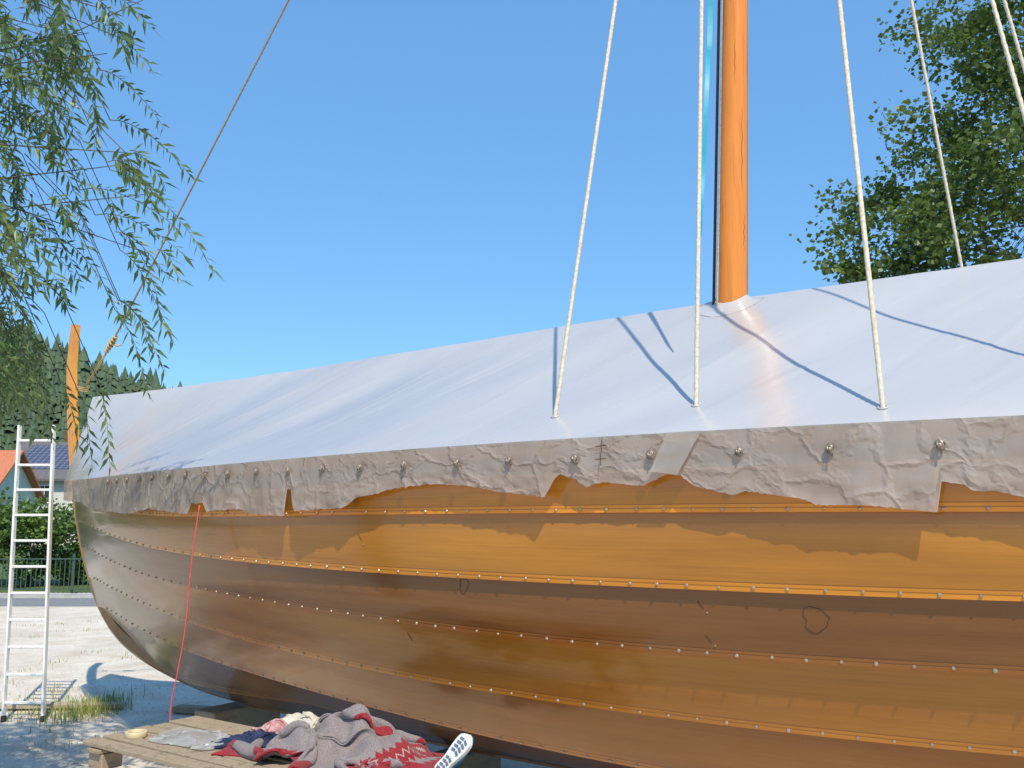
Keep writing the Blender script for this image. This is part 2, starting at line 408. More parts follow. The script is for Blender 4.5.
def filmmat(name,trans,colr,tint_,bs1=.12,bs2=.08,ro=(.14,.30),coat=.0,thru=.22,crink=0):
    m,nt,N,L,b=newmat(name)
    uvn=N.new('ShaderNodeUVMap'); uvn.uv_map='UVMap'
    n=noise_node(N,L,mapping(N,L,uvn.outputs[0],(1.6,.45,1)),2.2,3,.5,.4); n2=noise_node(N,L,mapping(N,L,uvn.outputs[0],(4,.8,1)),3,5,.65)
    n3=noise_node(N,L,mapping(N,L,uvn.outputs[0],(1,.5,1)),.9,4,.6)
    r=ramp(N,L,n3.outputs[0],[(.3,[x*.92 for x in colr]),(.7,colr)])
    L.new(r.outputs[0],b.inputs['Base Color']); b.inputs['Specular IOR Level'].default_value=.9
    rr=ramp(N,L,n2.outputs[0],[(.3,(ro[0],)*3),(.7,(ro[1],)*3)]); L.new(rr.outputs[0],b.inputs['Roughness'])
    b.inputs['Coat Weight'].default_value=coat; b.inputs['Coat Roughness'].default_value=.16; b.inputs['Coat IOR'].default_value=1.6
    b1=bump(N,L,n.outputs[0],bs1,.03,b); b2=bump(N,L,n2.outputs[0],bs2,.008,b,b1)
    if crink:
        vo=N.new('ShaderNodeTexVoronoi'); vo.feature='DISTANCE_TO_EDGE'; vo.inputs['Scale'].default_value=6
        nd=noise_node(N,L,uvn.outputs[0],5,3); mxv=N.new('ShaderNodeMix'); mxv.data_type='RGBA'; mxv.inputs[0].default_value=.18; L.new(uvn.outputs[0],mxv.inputs[6]); L.new(nd.outputs['Color'],mxv.inputs[7]); L.new(mxv.outputs[2],vo.inputs['Vector'])
        rv=ramp(N,L,vo.outputs['Distance'],[(0,(1,1,1)),(.12,(0,0,0))]); b2=bump(N,L,rv.outputs[0],crink,.010,b,b2)
    tl_=N.new('ShaderNodeBsdfTranslucent'); tl_.inputs[0].default_value=(colr[0],colr[1],colr[2],1)
    tp=N.new('ShaderNodeBsdfTransparent'); tp.inputs[0].default_value=(*tint_,1)
    mx=N.new('ShaderNodeMixShader'); mx.inputs[0].default_value=thru; L.new(b.outputs[0],mx.inputs[1]); L.new(tl_.outputs[0],mx.inputs[2])
    mx2=N.new('ShaderNodeMixShader'); 
    rt_=ramp(N,L,n.outputs[0],[(.3,(trans*1.3,)*3),(.7,(trans*.7,)*3)]); L.new(rt_.outputs[0],mx2.inputs[0]); L.new(mx.outputs[0],mx2.inputs[1]); L.new(tp.outputs[0],mx2.inputs[2])
    L.new(mx2.outputs[0],N['Material Output'].inputs['Surface']); return m
topfilm=filmmat("plastic_film_top",.05,(.67,.65,.645),(.93,.92,.9),bs1=.08,bs2=.14,coat=.6)
skirtfilm=filmmat("plastic_film_hem",.36,(.52,.44,.37),(.66,.55,.42),.3,.3,ro=(.2,.38),thru=.06,crink=.5)
tarp=empty("tarpaulin",tuple(Cp(MID,0,2.45)),"translucent white plastic sheet tented over the boat with torn hem","tarpaulin")
mb=MB();uv=[]
NT=620
for side in(1,-1):
    P=[]
    for i in range(NT+1):
        t=.0+(LEN)*i/NT
        row=[]
        for j in range(41):
            v=j/40; row.append(tarp_pt(t,v,side)); uv.append((t+v*-1.35,v*1.8+side*5))
        P.append(row)
    mb.grid(P)
obj("cover_sheet",mb,topfilm,tarp,True,uv=uv)
skirt=[(60,500),(80,502),(95,510),(130,514),(150,509),(190,514),(193,504),(205,503),(209,511),(240,509),(250,514),(285,516),(287,489),(291,489),(295,511),(345,508),(358,497),(372,495),(390,489),(430,484),(470,486),(500,492),(545,497),(553,480),(558,474),(575,480),(584,487),(600,482),(640,486),(665,474),(680,476),(692,486),(730,495),(742,491),(800,499),(812,505),(860,505),(925,512),(932,512),(936,481),(960,485),(968,491),(990,491),(1024,499),(1100,505)]
sx=[p[0] for p in skirt]; sy=[p[1] for p in skirt]
def hem_len(t,side):
    if side>0 and t<9.6:
        p=Cp(t,halfw(0,t)+OUT,zseam(0,t)); px,_=proj(p); zb=z_at(p.y,float(np.interp(px,sx,sy))+1.6*ns(px*.25,2))
        return max(.05,p.z-zb)
    return .3+.12*ns(t*.9,5*side)+.05*ns(t*4,side)
def hem_pt(t,v,side=1):
    l=hem_len(t,side); wr=halfw(0,t)+OUT; z=zseam(0,t)
    vv=v*l/.3
    fold=ns(t*1.6,v*.6,side*2)*.016*vv+ns(t*9+v*2,v*1.1,4)*.003*vv+ (1-abs(ns(t*1.7+v*.35,v*.3,11)))**9*.010*vv+(1-abs(ns(t*3.3-v*2.6,v*1.2,21)))**11*.010*vv+(1-abs(ns(t*2+v*3.5,v*1.5,31)))**11*.010*vv
    off=.003+.003*math.sin(v*3.14)+fold-.014*v
    if t<1.5: off*=.5
    return Cp(t,side*(wr+max(off,-.05)),z-l*v)
mb=MB();uv=[]
for side in(1,-1):
    ts=np.linspace(0,LEN,1300) if side>0 else np.linspace(0,LEN,250)
    P=[]
    for t in ts:
        P.append([hem_pt(t,j/14,side) for j in range(15)])
        for j in range(15): uv.append((t,j/14*.35+side*3))
    mb.grid(P)
obj("hem",mb,skirtfilm,tarp,True,uv=uv)
def t_for(px,fn):
    lo,hi=0.,11.
    for _ in range(40):
        m_=(lo+hi)/2
        if proj(fn(m_))[0]<px: lo=m_
        else: hi=m_
    return lo
cordmat=noisemat("button_cord",(.10,.07,.05),(.35,.30,.24),60,.6,bs=.2,bd=.002)
for i,(px,py) in enumerate([(1060,441),(940,445),(830,449),(739,452),(651,455),(575,459),(509,461),(457,463),(404,465),(360,468),(322,469),(288,471),(256,472),(228,474),(205,475),(185,476),(168,477),(152,478),(139,479),(127,480),(117,481),(108,482)]):
    t=t_for(px,lambda t:Cp(t,halfw(0,t)+OUT+.01,zseam(0,t)-.1))
    base=Cp(t,halfw(0,t)+OUT+.007,0); z=z_at(base.y,py); base.z=z
    t2=Cp(t+.05,halfw(0,t+.05)+OUT,0)-Cp(t-.05,halfw(0,t-.05)+OUT,0); nrm=Vector((t2.y,-t2.x,0)).normalized()
    if nrm.y>0: nrm=-nrm
    e=MB(); rs=.8+.3*random.random()
    e.torus(base+nrm*.008,nrm,.021*rs,.004,16,6,0)
    e.torus(base+nrm*.013+Vector((0,0,.006)),nrm+Vector((.2*random.uniform(-1,1),0,.3)),.011*rs,.004,12,6,1)
    e.ball(base+nrm*.014,.008,1,8,5)
    e.tube([base+nrm*.012+Vector((0,0,.024)),base+nrm*.020+Vector((.006,0,.005)),base+nrm*.018+Vector((.004,0,-.02-.02*random.random()))],.0035,6,0)
    obj("eyelet",e,[cordmat,rivetmat],tarp,True)
tapemat=filmmat("pale_tape",.35,(.62,.56,.50),(.8,.72,.62))
t0=t_for(674,lambda t:Cp(t,halfw(0,t)+OUT+.01,2.4)); mb=MB(); uv=[]
P=[]
for i in range(8):
    u=i/7; P.append([Cp(t0+(v-.5)*(.17-.03*u)+(.5-u)*.11,halfw(0,t0)+OUT+.02+.004*math.sin(i*2+v*3),zseam(0,t0)+.0-u*.18-.02*v*u) for v in np.linspace(0,1,5)])
    uv+=[(v*.1,u*.3) for v in np.linspace(0,1,5)]
mb.grid(P); obj("tape_strip",mb,tapemat,tarp,True,uv=uv)
for px,py in [(602,446),(601,459),(188,472)]:
    mb=MB(); t=t_for(px,lambda t:Cp(t,halfw(0,t)+OUT+.01,2.3)); ww=halfw(0,t)+OUT+.016; z=z_at(Cp(t,ww,0).y,py)
    mb.add([Cp(t+a,ww,z+b_) for a,b_ in((-.002,-.03),(.002,-.03),(.002,-.002),(.03,.001),(.03,.004),(.002,.002),(.005,.03),(.001,.03),(-.002,.002),(-.03,.0),(-.03,-.004),(-.002,-.002))],[tuple(range(12))])
    obj("marker_cross",mb,pencil,tarp)
redm=noisemat("red_string",(.5,.05,.06),(.62,.1,.1),30,.7,bs=0)
t0=t_for(196,lambda t:Cp(t,halfw(0,t)+OUT+.05,2.1)); a=Cp(t0,halfw(0,t0)+OUT+.02,0); a.z=z_at(a.y,505)
pts=[a]; 
for (px,py) in [(193,550),(189,590),(185,630),(178,670),(171,705),(170,727)]:
    Y=a.y-.12*(py-505)/220; pts.append(Vector(at_depth(px,py,Y)))
pp=smooth_path([tuple(p) for p in pts],5); mb=MB(); mb.tube(pp,.005,6); obj("red_cord",mb,redm,tarp,True)
mb=MB(); 
P=[]
for r_,dz in((.24,0),(.17,.0),(.13,.010),(.107,.024)):
    row=[]
    for j in range(25):
        a=2*math.pi*j/24; q=Vector((math.cos(a)*r_,math.sin(a)*r_,0)); pos=mast_c(3.45)+q
        rel=Vector((pos.x-BX,pos.y-BY)); tt=rel.x*DX+rel.y*DY; wq=abs(rel.x*NX+rel.y*NY)
        v_=1-wq/(halfw(0,tt)+OUT); zz=tarp_pt(tt,v_).z+.004+dz+.006*ns(j*.9,r_*9); row.append(Vector((pos.x,pos.y,zz)))
    P.append(row)
mb.grid(P); uvc=[(j/24,i*.1) for i in range(4) for j in range(25)]
obj("mast_collar",mb,topfilm,tarp,True,uv=uvc)

MH=mast_c(MT)
def shroud(px,v,top=None,r=.0115):
    t=t_for(px,lambda t:tarp_pt(t,v)); p=tarp_pt(t,v); top=top or MH
    a=p+(p-top).normalized()*.35
    rope("shroud",a,top,r,ropemat)
    mb=MB(); mb.torus(p+Vector((0,0,.004)),(NX*.5,NY*.5,1),.020,.005,14,6); obj("rope_eye",mb,topfilm,tarp,True,uv=[(0,0)]*len(mb.v))
shroud(555,.17); shroud(696,.19,MH+Vector((-.28,-.1,-.1))); shroud(883,.08)
rope("shroud",Cp(9.46,1.35,2.5),MH,.0095,ropemat); rope("shroud",Cp(8.78,-1.45,2.4),MH,.0110,ropemat); rope("shroud",Cp(9.58,-1.45,2.4),MH,.0115,ropemat)
ft,fz=centre(113,341); fs=Cp(ft,0,fz)
rope("forestay",fs,MH,.010,tanrope,0)
rope("backstay",Cp(LEN-.2,0,3.6),MH,.012,tanrope,0,step=.05)
mb=MB(); st,sz=centre(84,388); sp=Cp(st,0,sz)
for o in (-.010,.010): mb.tube([fs+Vector((0,o,0)),lerp(fs,sp,.5)+Vector((0,o*2,-.02)),sp+Vector((0,o,0))],.006,6)
for i in range(2): 
    q=Cp(st-.04,0,sz-.02+i*.018); mb.torus(q,(.1,.1,1),.066,.006,16,6)
for i in range(6): mb.torus(lerp(fs,sp,-.08+i*.06),(fs-sp),.028-.004*abs(i-2),.012,12,6)
mb.tube([fs+Vector((0,0,-.03)),fs+Vector((.05,0,-.06)),fs+Vector((.09,0,-.04))],.010,6)
obj("forestay_lashing",mb,noisemat("yellow_rope",(.42,.27,.10),(.60,.42,.18),30,.8,bs=.3),boat,True)
mb=MB(); mb.tube([mast_c(z)+Vector((-.110+.0035*(z-3.4),-.06,0)) for z in np.linspace(3.3,12,60)],.006,6,0)
obj("halyard",mb,ropemat,mast,True,label="thin cream halyard")
mb=MB(); mb.tube([mast_c(z)+Vector((-.120+.004*(z-3.4),.0,0)) for z in np.linspace(3.3,12,60)],.010,6,0)
obj("halyard",mb,darkrope,mast,True,label="dark halyard")
teal=noisemat("teal_ribbon",(.01,.24,.34),(.03,.38,.46),6,.5,bs=0)
a=Vector(at_depth(701,238,4.95)); c1=Vector(at_depth(703,180,5.0)); c2=Vector(at_depth(708,60,5.15)); d_=Vector(at_depth(711,-20,5.22)); e_=MH+Vector((-.2,-.1,-.1))
path=smooth_path([tuple(a),tuple(c1),tuple(c2),tuple(d_),tuple(lerp(d_,e_,.5)),tuple(e_)],14); mb=MB();P=[]
for i,p in enumerate(path):
    u=min(1,i/30); wd=.004+.012*u; an=.5*math.sin(i*.25)
    p=Vector(p); P.append([p+Vector((x*math.cos(an),x*math.sin(an),0)) for x in(-wd,0,wd)])
mb.grid(P); obj("streamer",mb,teal,mast,True)

blockwood=woodmat("timber_block",(.16,.11,.07),(.30,.22,.14),(2,2,8),.8,0)
Rb=Matrix.Rotation(math.atan2(DY,DX),3,'Z')
for i,t in enumerate((2.7,5.2,8.2,11.4)):
    z=float(np.interp(t if t<MID else LEN-t,pt,pz)); mb=MB()
    mb.box(Cp(t,0,z/2-.01),(.28,.75,z-.03),0,Rb,.012)
    obj("keel_block",mb,blockwood,None,label="rough sawn timber block supporting the keel of the boat",cat="timber block",group="timber blocks under the keel")
mb=MB(); mb.box((-3.05,9.75,.04),(1.0,.16,.06),0,Matrix.Rotation(-.25,3,'Z'),.008)
obj("timber_plank",mb,blockwood,None,label="dark timber plank lying on gravel below the hull",cat="plank")

# ---------------------------------------------------------------- ground
m,nt,N,L,b=newmat("gravel"); gravel=m
tc=N.new('ShaderNodeTexCoord'); O=tc.outputs['Object']
n1=noise_node(N,L,O,.35,5,.6); n2=noise_node(N,L,O,35,5,.7); vo=N.new('ShaderNodeTexVoronoi'); vo.inputs['Scale'].default_value=34; L.new(O,vo.inputs['Vector'])
n5=noise_node(N,L,O,2.2,4,.6)
ra=ramp(N,L,n1.outputs[0],[(.35,(.64,.56,.46)),(.65,(.80,.72,.61))]); rb=ramp(N,L,n2.outputs[0],[(.3,(.75,.75,.75)),(.6,(1,1,1))])
rc=ramp(N,L,vo.outputs['Color'],[(0,(.82,.82,.82)),(1,(1,1,1))]); rd_=ramp(N,L,n5.outputs[0],[(.35,(.85,.81,.76)),(.6,(1,1,1))])
L.new(mul(N,L,mul(N,L,mul(N,L,ra.outputs[0],rb.outputs[0]),rc.outputs[0]),rd_.outputs[0]),b.inputs['Base Color']); b.inputs['Roughness'].default_value=.9
b1=bump(N,L,vo.outputs['Distance'],.25,.012,b); bump(N,L,n2.outputs[0],.25,.01,b,b1)
mb=MB()
xs=sorted(set([-3000,-1000,-300,-100,-60,-40,-30]+list(np.arange(-24,24.1,1.))+[30,60,120,300,1000,3000]))
ys=sorted(set([-1000,-200,-50,-20]+list(np.arange(-10,26,1.))+[28,40,60,100,200,400,1000,3500]))
mb.grid([[(x,y,0) for x in xs] for y in ys][::1])
obj("ground",mb,gravel,kind="structure",label="pale gravel yard")
grass=noisemat("meadow",(.04,.08,.015),(.09,.14,.03),.6,.9,bs=.4,bd=.05)
mb=MB(); mb.grid([[(x,y,.004) for x in np.linspace(-600,600,5)] for y in (25.6,80,250,600)]); obj("meadow",mb,grass,kind="structure",label="green meadow beyond the road")
asph=noisemat("asphalt",(.16,.16,.165),(.22,.22,.22),8,.9,bs=.3,bd=.01)
mb=MB(); mb.grid([[(x,y,.004) for x in np.linspace(-300,300,5)] for y in(21.6,23.9)]); obj("road",mb,asph,kind="structure",label="grey asphalt road beside the yard")
conc=noisemat("kerb_concrete",(.35,.34,.32),(.45,.44,.42),6,.85)
mb=MB(); mb.box((0,24.05,.05),(600,.2,.1),0); obj("kerb",mb,conc,kind="structure",label="concrete kerb along the road")
peb=noisemat("pebbles",(.36,.33,.30),(.68,.65,.6),9,.85,bs=.3)
mb=MB()
for i in range(2600):
    y=random.uniform(6.5,13); x=random.uniform(-7.6,-1.5); r=random.uniform(.004,.013)
    mb.ball((x,y,r*.3),r,0,5,3,(1,random.uniform(.6,1),.6))
obj("loose_gravel",mb,peb,kind="stuff",label="loose pebbles scattered on the yard")
gm,nt,N,L,b=newmat("grass_blade"); tc=N.new('ShaderNodeTexCoord'); n=noise_node(N,L,tc.outputs['Object'],3,3); r=ramp(N,L,n.outputs[0],[(.3,(.13,.19,.03)),(.7,(.36,.36,.09))]); L.new(r.outputs[0],b.inputs['Base Color']); b.inputs['Roughness'].default_value=.6
mb=MB()
def blades(cx,cy,n,sx_,sy_,h):
    for i in range(n):
        x=random.gauss(cx,sx_); y=random.gauss(cy,sy_); hh=h*random.uniform(.4,1.2); a=random.uniform(0,6.28); l=random.uniform(.1,.6)*hh
        dx,dy=math.cos(a),math.sin(a); wx,wy=-dy*.004,dx*.004
        mb.add([(x-wx,y-wy,0),(x+wx,y+wy,0),(x+dx*l*.4+wx*.7,y+dy*l*.4+wy*.7,hh*.6),(x+dx*l*.4-wx*.7,y+dy*l*.4-wy*.7,hh*.6),(x+dx*l,y+dy*l,hh)],[(0,1,2,3),(3,2,4)])
blades(-4.45,9.9,650,.17,.3,.15); blades(-4.85,9.8,200,.2,.25,.10); blades(-5.2,10.6,150,.3,.3,.08); blades(-6.5,9,300,.7,.7,.1); blades(-4.1,8.6,80,.4,.3,.05)
for i in range(60): blades(random.uniform(-12,-4),random.uniform(9,19.5),14,.12,.1,.06)
obj("grass_tufts",mb,gm,kind="stuff",label="yellow-green grass tufts growing in gravel")

# ---------------------------------------------------------------- ladder
alu,nt,N,L,b=newmat("aluminium"); tc=N.new('ShaderNodeTexCoord'); n=noise_node(N,L,mapping(N,L,tc.outputs['Object'],(8,8,1)),6,4); r=ramp(N,L,n.outputs[0],[(.3,(.66,.64,.60)),(.7,(.88,.86,.82))]); L.new(r.outputs[0],b.inputs['Base Color']); b.inputs['Metallic'].default_value=.0; b.inputs['Roughness'].default_value=.45
lad=empty("ladder",(-4.9,9.42,0),"white aluminium ladder standing upright on gravel beside the bow","ladder")
lb=[Vector((-5.096,9.42,0)),Vector((-4.70,9.42,0))]; lt=[Vector((-5.373,9.78,3.02)),Vector((-5.0,9.78,3.02))]
for a,c_ in zip(lb,lt):
    mb=MB(); d=(c_-a); z=d.normalized(); x=Vector((1,0,0)); x=(x-z*x.dot(z)).normalized(); y=z.cross(x); R=Matrix((x,y,z)).transposed()
    mb.box((a+c_)/2,(.022,.06,d.length),0,R,.004); mb.box(a+z*.03,(.028,.07,.06),1,R,.004)
    obj("rail",mb,[alu,darkrope],lad)
for i in range(11):
    u=.06+i*.0885; p=lerp(lb[0],lt[0],u); q=lerp(lb[1],lt[1],u); mb=MB(); d=q-p; x=d.normalized(); z=Vector((0,0,1)); y=z.cross(x)
    R=Matrix((x,y,z)).transposed(); mb.box((p+q)/2,(d.length-.018,.034,.026),0,R,.004); obj("rung",mb,alu,lad)
mb=MB(); mb.box((-5.0,10.0,.045),(1.7,.13,.045),0,Matrix.Rotation(.05,3,'Z'),.006); obj("timber_plank",mb,woodmat("grey_timber",(.25,.2,.15),(.42,.34,.25),(2,12,6),.8,0),None,label="weathered plank lying behind the ladder foot",cat="plank")

# ---------------------------------------------------------------- work table
pal=woodmat("weathered_pallet",(.12,.09,.06),(.33,.255,.17),(4,4,7),.85,0,5,bs=.5)
A=Vector((-1.86,5.58,0)); d3=Vector((DX,DY,0)); n3_=Vector((NX,NY,0)); TZ=.85
tab=empty("work_table",tuple(A+n3_*.36+d3*1.0),"weathered wooden pallet used as a work table, covered with clothes","table")
Rt=Matrix((d3,n3_,Vector((0,0,1)))).transposed()
mb=MB()
for i in range(7):
    wd=.088; ln=2.12+random.uniform(-.05,.05)
    mb.box(A+n3_*(.05+i*.105)+d3*(ln/2+random.uniform(-.03,.03))+Vector((0,0,TZ-.011+random.uniform(-.0025,.0025))),(ln,wd,.022),0,Rt@Matrix.Rotation(random.uniform(-.012,.012),3,'Z'),.003)
obj("table_top",mb,pal,tab)
for u in (.12,1.0,1.95):
    mb=MB(); mb.box(A+n3_*.37+d3*u+Vector((0,0,TZ-.022-.015)),(.11,.74,.02),0,Rt,.003); obj("crossboard",mb,pal,tab)
    for v in(.08,.37,.66):
        mb=MB(); mb.box(A+n3_*v+d3*u+Vector((0,0,TZ-.050-.04)),(.12,.12,.078),0,Rt,.004); obj("spacer_block",mb,pal,tab)
for u in(.2,1.85):
    for v in(.08,.66):
        mb=MB(); mb.box(A+n3_*v+d3*u+Vector((0,0,(TZ-.135)/2)),(.07,.07,TZ-.135),0,Rt,.004); obj("leg",mb,pal,tab)
def on_table(px,py,Z=None): 
    Z=TZ if Z is None else Z
    q=(384-py)/F; Y=(Z-EYE)*(CS-q*SN)/(SN+q*CS); return Vector(at_depth(px,py,Y))
# small cloth solver: a sheet is dropped, gathered, on the table and low lumps of what lies beneath it
def drape(nx,ny,lx,ly,sx_,sy_,c,ang,seed,lumps=(),steps=110,amp=.16,bend=.12):
    U,V=np.meshgrid(np.linspace(-.5,.5,nx),np.linspace(-.5,.5,ny),indexing='ij')
    dx=lx/(nx-1); dy=ly/(ny-1)
    def field(a,b_,q): return np.array([[ns(u*a+seed,v*b_,q) for v in V[0]] for u in U[:,0]])
    N1=field(3,3,1); N2=field(3,3,9); N3=field(6,5,4); N4=field(14,12,6)
    X=U*sx_+N1*.18*sx_; Y=V*sy_+N2*.25*sy_; Z=.10+amp*(N3+.35*N4)+amp*.6
    ca,sa=math.cos(ang),math.sin(ang)
    p=np.stack([c.x+X*ca-Y*sa,c.y+X*sa+Y*ca,TZ+Z],-1); vel=np.zeros_like(p)
    for (lx0,ly0,lr,lh) in lumps:
        e=1-((p[...,0]-lx0)**2+(p[...,1]-ly0)**2)/lr**2; p[...,2]+=lh*np.clip(e,0,1)*.8
    def con(p,sl1,sl2,rest,k):
        a=p[sl1];b_=p[sl2]; d=b_-a; l=np.linalg.norm(d,axis=-1,keepdims=True)+1e-9; cx_=d*(k*.5*(l-rest)/l); p[sl1]=a+cx_; p[sl2]=b_-cx_
    S=slice; sets=[]
    for st_ in(0,1):
        n_=(nx-st_)//2*2; sets.append(((S(st_,st_+n_,2),S(None)),(S(st_+1,st_+n_,2),S(None)),dx,1.))
        n_=(ny-st_)//2*2; sets.append(((S(None),S(st_,st_+n_,2)),(S(None),S(st_+1,st_+n_,2)),dy,1.))
    dg=math.hypot(dx,dy)
    for it in range(steps):
        dt=.016; vel[...,2]-=9.8*dt; vel*=.97; q=p+vel*dt
        for k in range(9):
            for a,b_,r_,kk in sets: con(q,a,b_,r_,kk)
            con(q,(S(0,nx-1),S(0,ny-1)),(S(1,nx),S(1,ny)),dg,.25); con(q,(S(1,nx),S(0,ny-1)),(S(0,nx-1),S(1,ny)),dg,.25)
            con(q,(S(0,nx-2),S(None)),(S(2,nx),S(None)),2*dx,bend); con(q,(S(None),S(0,ny-2)),(S(None),S(2,ny)),2*dy,bend)
            if bend>.2: con(q,(S(0,nx-4),S(None)),(S(4,nx),S(None)),4*dx,bend*.35); con(q,(S(None),S(0,ny-4)),(S(None),S(4,ny)),4*dy,bend*.35)
            fl=np.full(q.shape[:2],TZ+.008)
            for (lx0,ly0,lr,lh) in lumps:
                e=np.clip(1-((q[...,0]-lx0)**2+(q[...,1]-ly0)**2)/lr**2,0,1); fl=np.maximum(fl,TZ+.008+lh*e**.8*(1+.25*np.sin(q[...,0]*38+q[...,1]*17)))
            hit=q[...,2]<fl; q[...,2]=np.maximum(q[...,2],fl)
            m3=hit[...,None]; q[...,:2]=np.where(m3,p[...,:2]*.6+q[...,:2]*.4,q[...,:2])
        vel=(q-p)/dt; sp_=np.linalg.norm(vel,axis=-1,keepdims=True); vel*=np.minimum(1,2.5/(sp_+1e-6)); p=q
    P=[[tuple(p[i,j]) for j in range(ny)] for i in range(nx)]
    uvs=[(U[i,j]+.5,V[i,j]+.5) for i in range(nx) for j in range(ny)]
    return P,uvs
def cloth_obj(name,P,uvs,mat,label,cat,parent=None,th=.012):
    mb=MB(); mb.grid(P); o=obj(name,mb,mat,parent,True,label=label,cat=cat,uv=uvs)
    sb=o.modifiers.new('sub','SUBSURF'); sb.levels=1; sb.render_levels=1
    if th: so_=o.modifiers.new('thick','SOLIDIFY'); so_.thickness=th; so_.offset=1
    return o
def knit(name,base,band,pale,stops_u,kscale=(160,120)):
    m,nt,N,L,b=newmat(name); uvn=N.new('ShaderNodeUVMap'); uvn.uv_map='UVMap'; sp=N.new('ShaderNodeSeparateXYZ')
    L.new(uvn.outputs[0],sp.inputs[0])
    wv=N.new('ShaderNodeMath'); wv.operation='PINGPONG'; wv.inputs[1].default_value=.025; L.new(sp.outputs[1],wv.inputs[0])
    ad=N.new('ShaderNodeMath'); ad.operation='ADD'; L.new(sp.outputs[0],ad.inputs[0]); L.new(wv.outputs[0],ad.inputs[1])
    ru=ramp(N,L,ad.outputs[0],stops_u,'CONSTANT')
    mxc=N.new('ShaderNodeMix'); mxc.data_type='RGBA'; 
    rvm=ramp(N,L,sp.outputs[1],[(0,(1,1,1)),(.09,(0,0,0)),(.91,(1,1,1))],'CONSTANT'); L.new(rvm.outputs[0],mxc.inputs[0]); L.new(ru.outputs[0],mxc.inputs[6]); mxc.inputs[7].default_value=(*band,1)
    n=noise_node(N,L,mapping(N,L,uvn.outputs[0],(kscale[0]/100,kscale[1]/100,1)),90,2); r2=ramp(N,L,n.outputs[0],[(.3,(.6,.6,.6)),(.65,(1,1,1))])
    L.new(mul(N,L,mxc.outputs[2],r2.outputs[0]),b.inputs['Base Color']); b.inputs['Roughness'].default_value=.95; b.inputs['Specular IOR Level'].default_value=.1; b.inputs['Sheen Weight'].default_value=.15
    bump(N,L,n.outputs[0],.5,.005,b); return m
g=(.27,.225,.22); rd=(.29,.03,.035); pw=(.40,.33,.31); dk=(.2,.17,.18)
su=[(0,rd),(.08,g),(.5,g),(.78,g),(.80,rd),(.84,pw),(.85,rd),(.88,g),(.92,rd)]
sweat=knit("knit_wool",g,rd,pw,su)
dang=math.atan2(DY,DX)
c=on_table(322,757)
def W2(px,py): q=on_table(px,py); return q.x,q.y
l1=W2(358,745);l2=W2(305,755);l3=W2(275,768);l4=W2(385,758)
P,U_=drape(90,60,1.42,.82,1.0,.54,c+Vector((.02,.0,0)),dang,3,[(l1[0],l1[1],.24,.19),(l2[0],l2[1],.20,.11),(l3[0],l3[1],.15,.05),(l4[0],l4[1],.18,.09)],amp=.09,bend=.32)
sw=cloth_obj("sweater",P,U_,sweat,"crumpled grey woollen sweater with crimson trim lying on the table","sweater")
su2=[(0,rd),(.16,g),(.5,g),(.66,rd),(.72,pw),(.76,rd),(.84,g)]
sleevem=knit("knit_sleeve",g,rd,pw,su2)
c6=on_table(398,752)
P,U_=drape(48,26,.60,.28,.38,.19,c6,dang-.5,11,[(c6.x,c6.y,.14,.06)],amp=.10,bend=.3)
cloth_obj("sleeve",P,U_,sleevem,None,None,sw)
navm=noisemat("navy_cloth",(.015,.022,.05),(.04,.055,.11),12,.9,bs=.4,bd=.004,spec=.1)
c2_=on_table(254,744)
P,U_=drape(50,38,.66,.44,.32,.22,c2_,dang+.3,5,[(c2_.x+.05,c2_.y,.10,.05),(c2_.x-.08,c2_.y-.02,.07,.04)],amp=.09)
cloth_obj("trousers",P,U_,navm,"dark navy crumpled trousers lying on the table","clothes",th=.006)
ragm=noisemat("pale_rag",(.46,.42,.33),(.62,.57,.47),14,.9,bs=.4,bd=.004,spec=.1)
c3_=on_table(303,727)
P,U_=drape(52,40,.70,.42,.34,.18,c3_,dang,8,[(c3_.x+.06,c3_.y-.03,.09,.07),(c3_.x-.07,c3_.y+.04,.08,.06)],amp=.10)
cloth_obj("cloth_rag",P,U_,ragm,"pale cream rag heaped behind the sweater","cloth",th=.004)
c7=on_table(274,733)
P,U_=drape(40,30,.42,.30,.2,.13,c7,dang+.6,18,[(c7.x,c7.y,.08,.05)],amp=.09)
cloth_obj("cloth_rag",P,U_,noisemat("red_check_cloth",(.35,.05,.06),(.55,.45,.43),30,.9,bs=.3,bd=.004,spec=.1),"small red and white cloth crumpled beside the trousers","cloth",th=.004)
bagm=filmmat("clear_bag_plastic",.30,(.55,.55,.53),(.95,.95,.95),.2,.2,ro=(.3,.45))
c4_=on_table(196,740)
P,U_=drape(50,38,.60,.36,.55,.33,c4_,dang+.15,21,[(c4_.x,c4_.y,.16,.02)],amp=.015)
cloth_obj("plastic_bag",P,U_,bagm,"flat translucent plastic bag lying on the table","plastic bag",th=0)
mb=MB(); c5=on_table(136,737)+Vector((0,0,.016))
P=[]
for (r,z) in [(.036,-.015),(.055,-.015),(.057,-.012),(.057,.012),(.055,.015),(.036,.015),(.036,-.015)]:
    P.append([c5+Vector((r*math.cos(a),r*math.sin(a),z)) for a in np.linspace(0,2*math.pi,33)])
mb.grid(P); obj("tape_roll",mb,noisemat("masking_tape",(.55,.43,.24),(.62,.5,.3),20,.6,bs=.1),None,True,label="roll of beige masking tape lying on the table",cat="tape roll")
sho=on_table(455,770)+Vector((0,0,.065))
shoe=empty("shoe",tuple(sho),"blue sports shoe with white treaded sole tipped on its side","shoe")
zx=Vector((.66,-.10,.76)).normalized(); yn=Vector((-.35,-.9,.1)); yn=(yn-zx*yn.dot(zx)).normalized(); yn=(yn+zx.cross(yn)*-.35).normalized(); xx=zx.cross(yn)
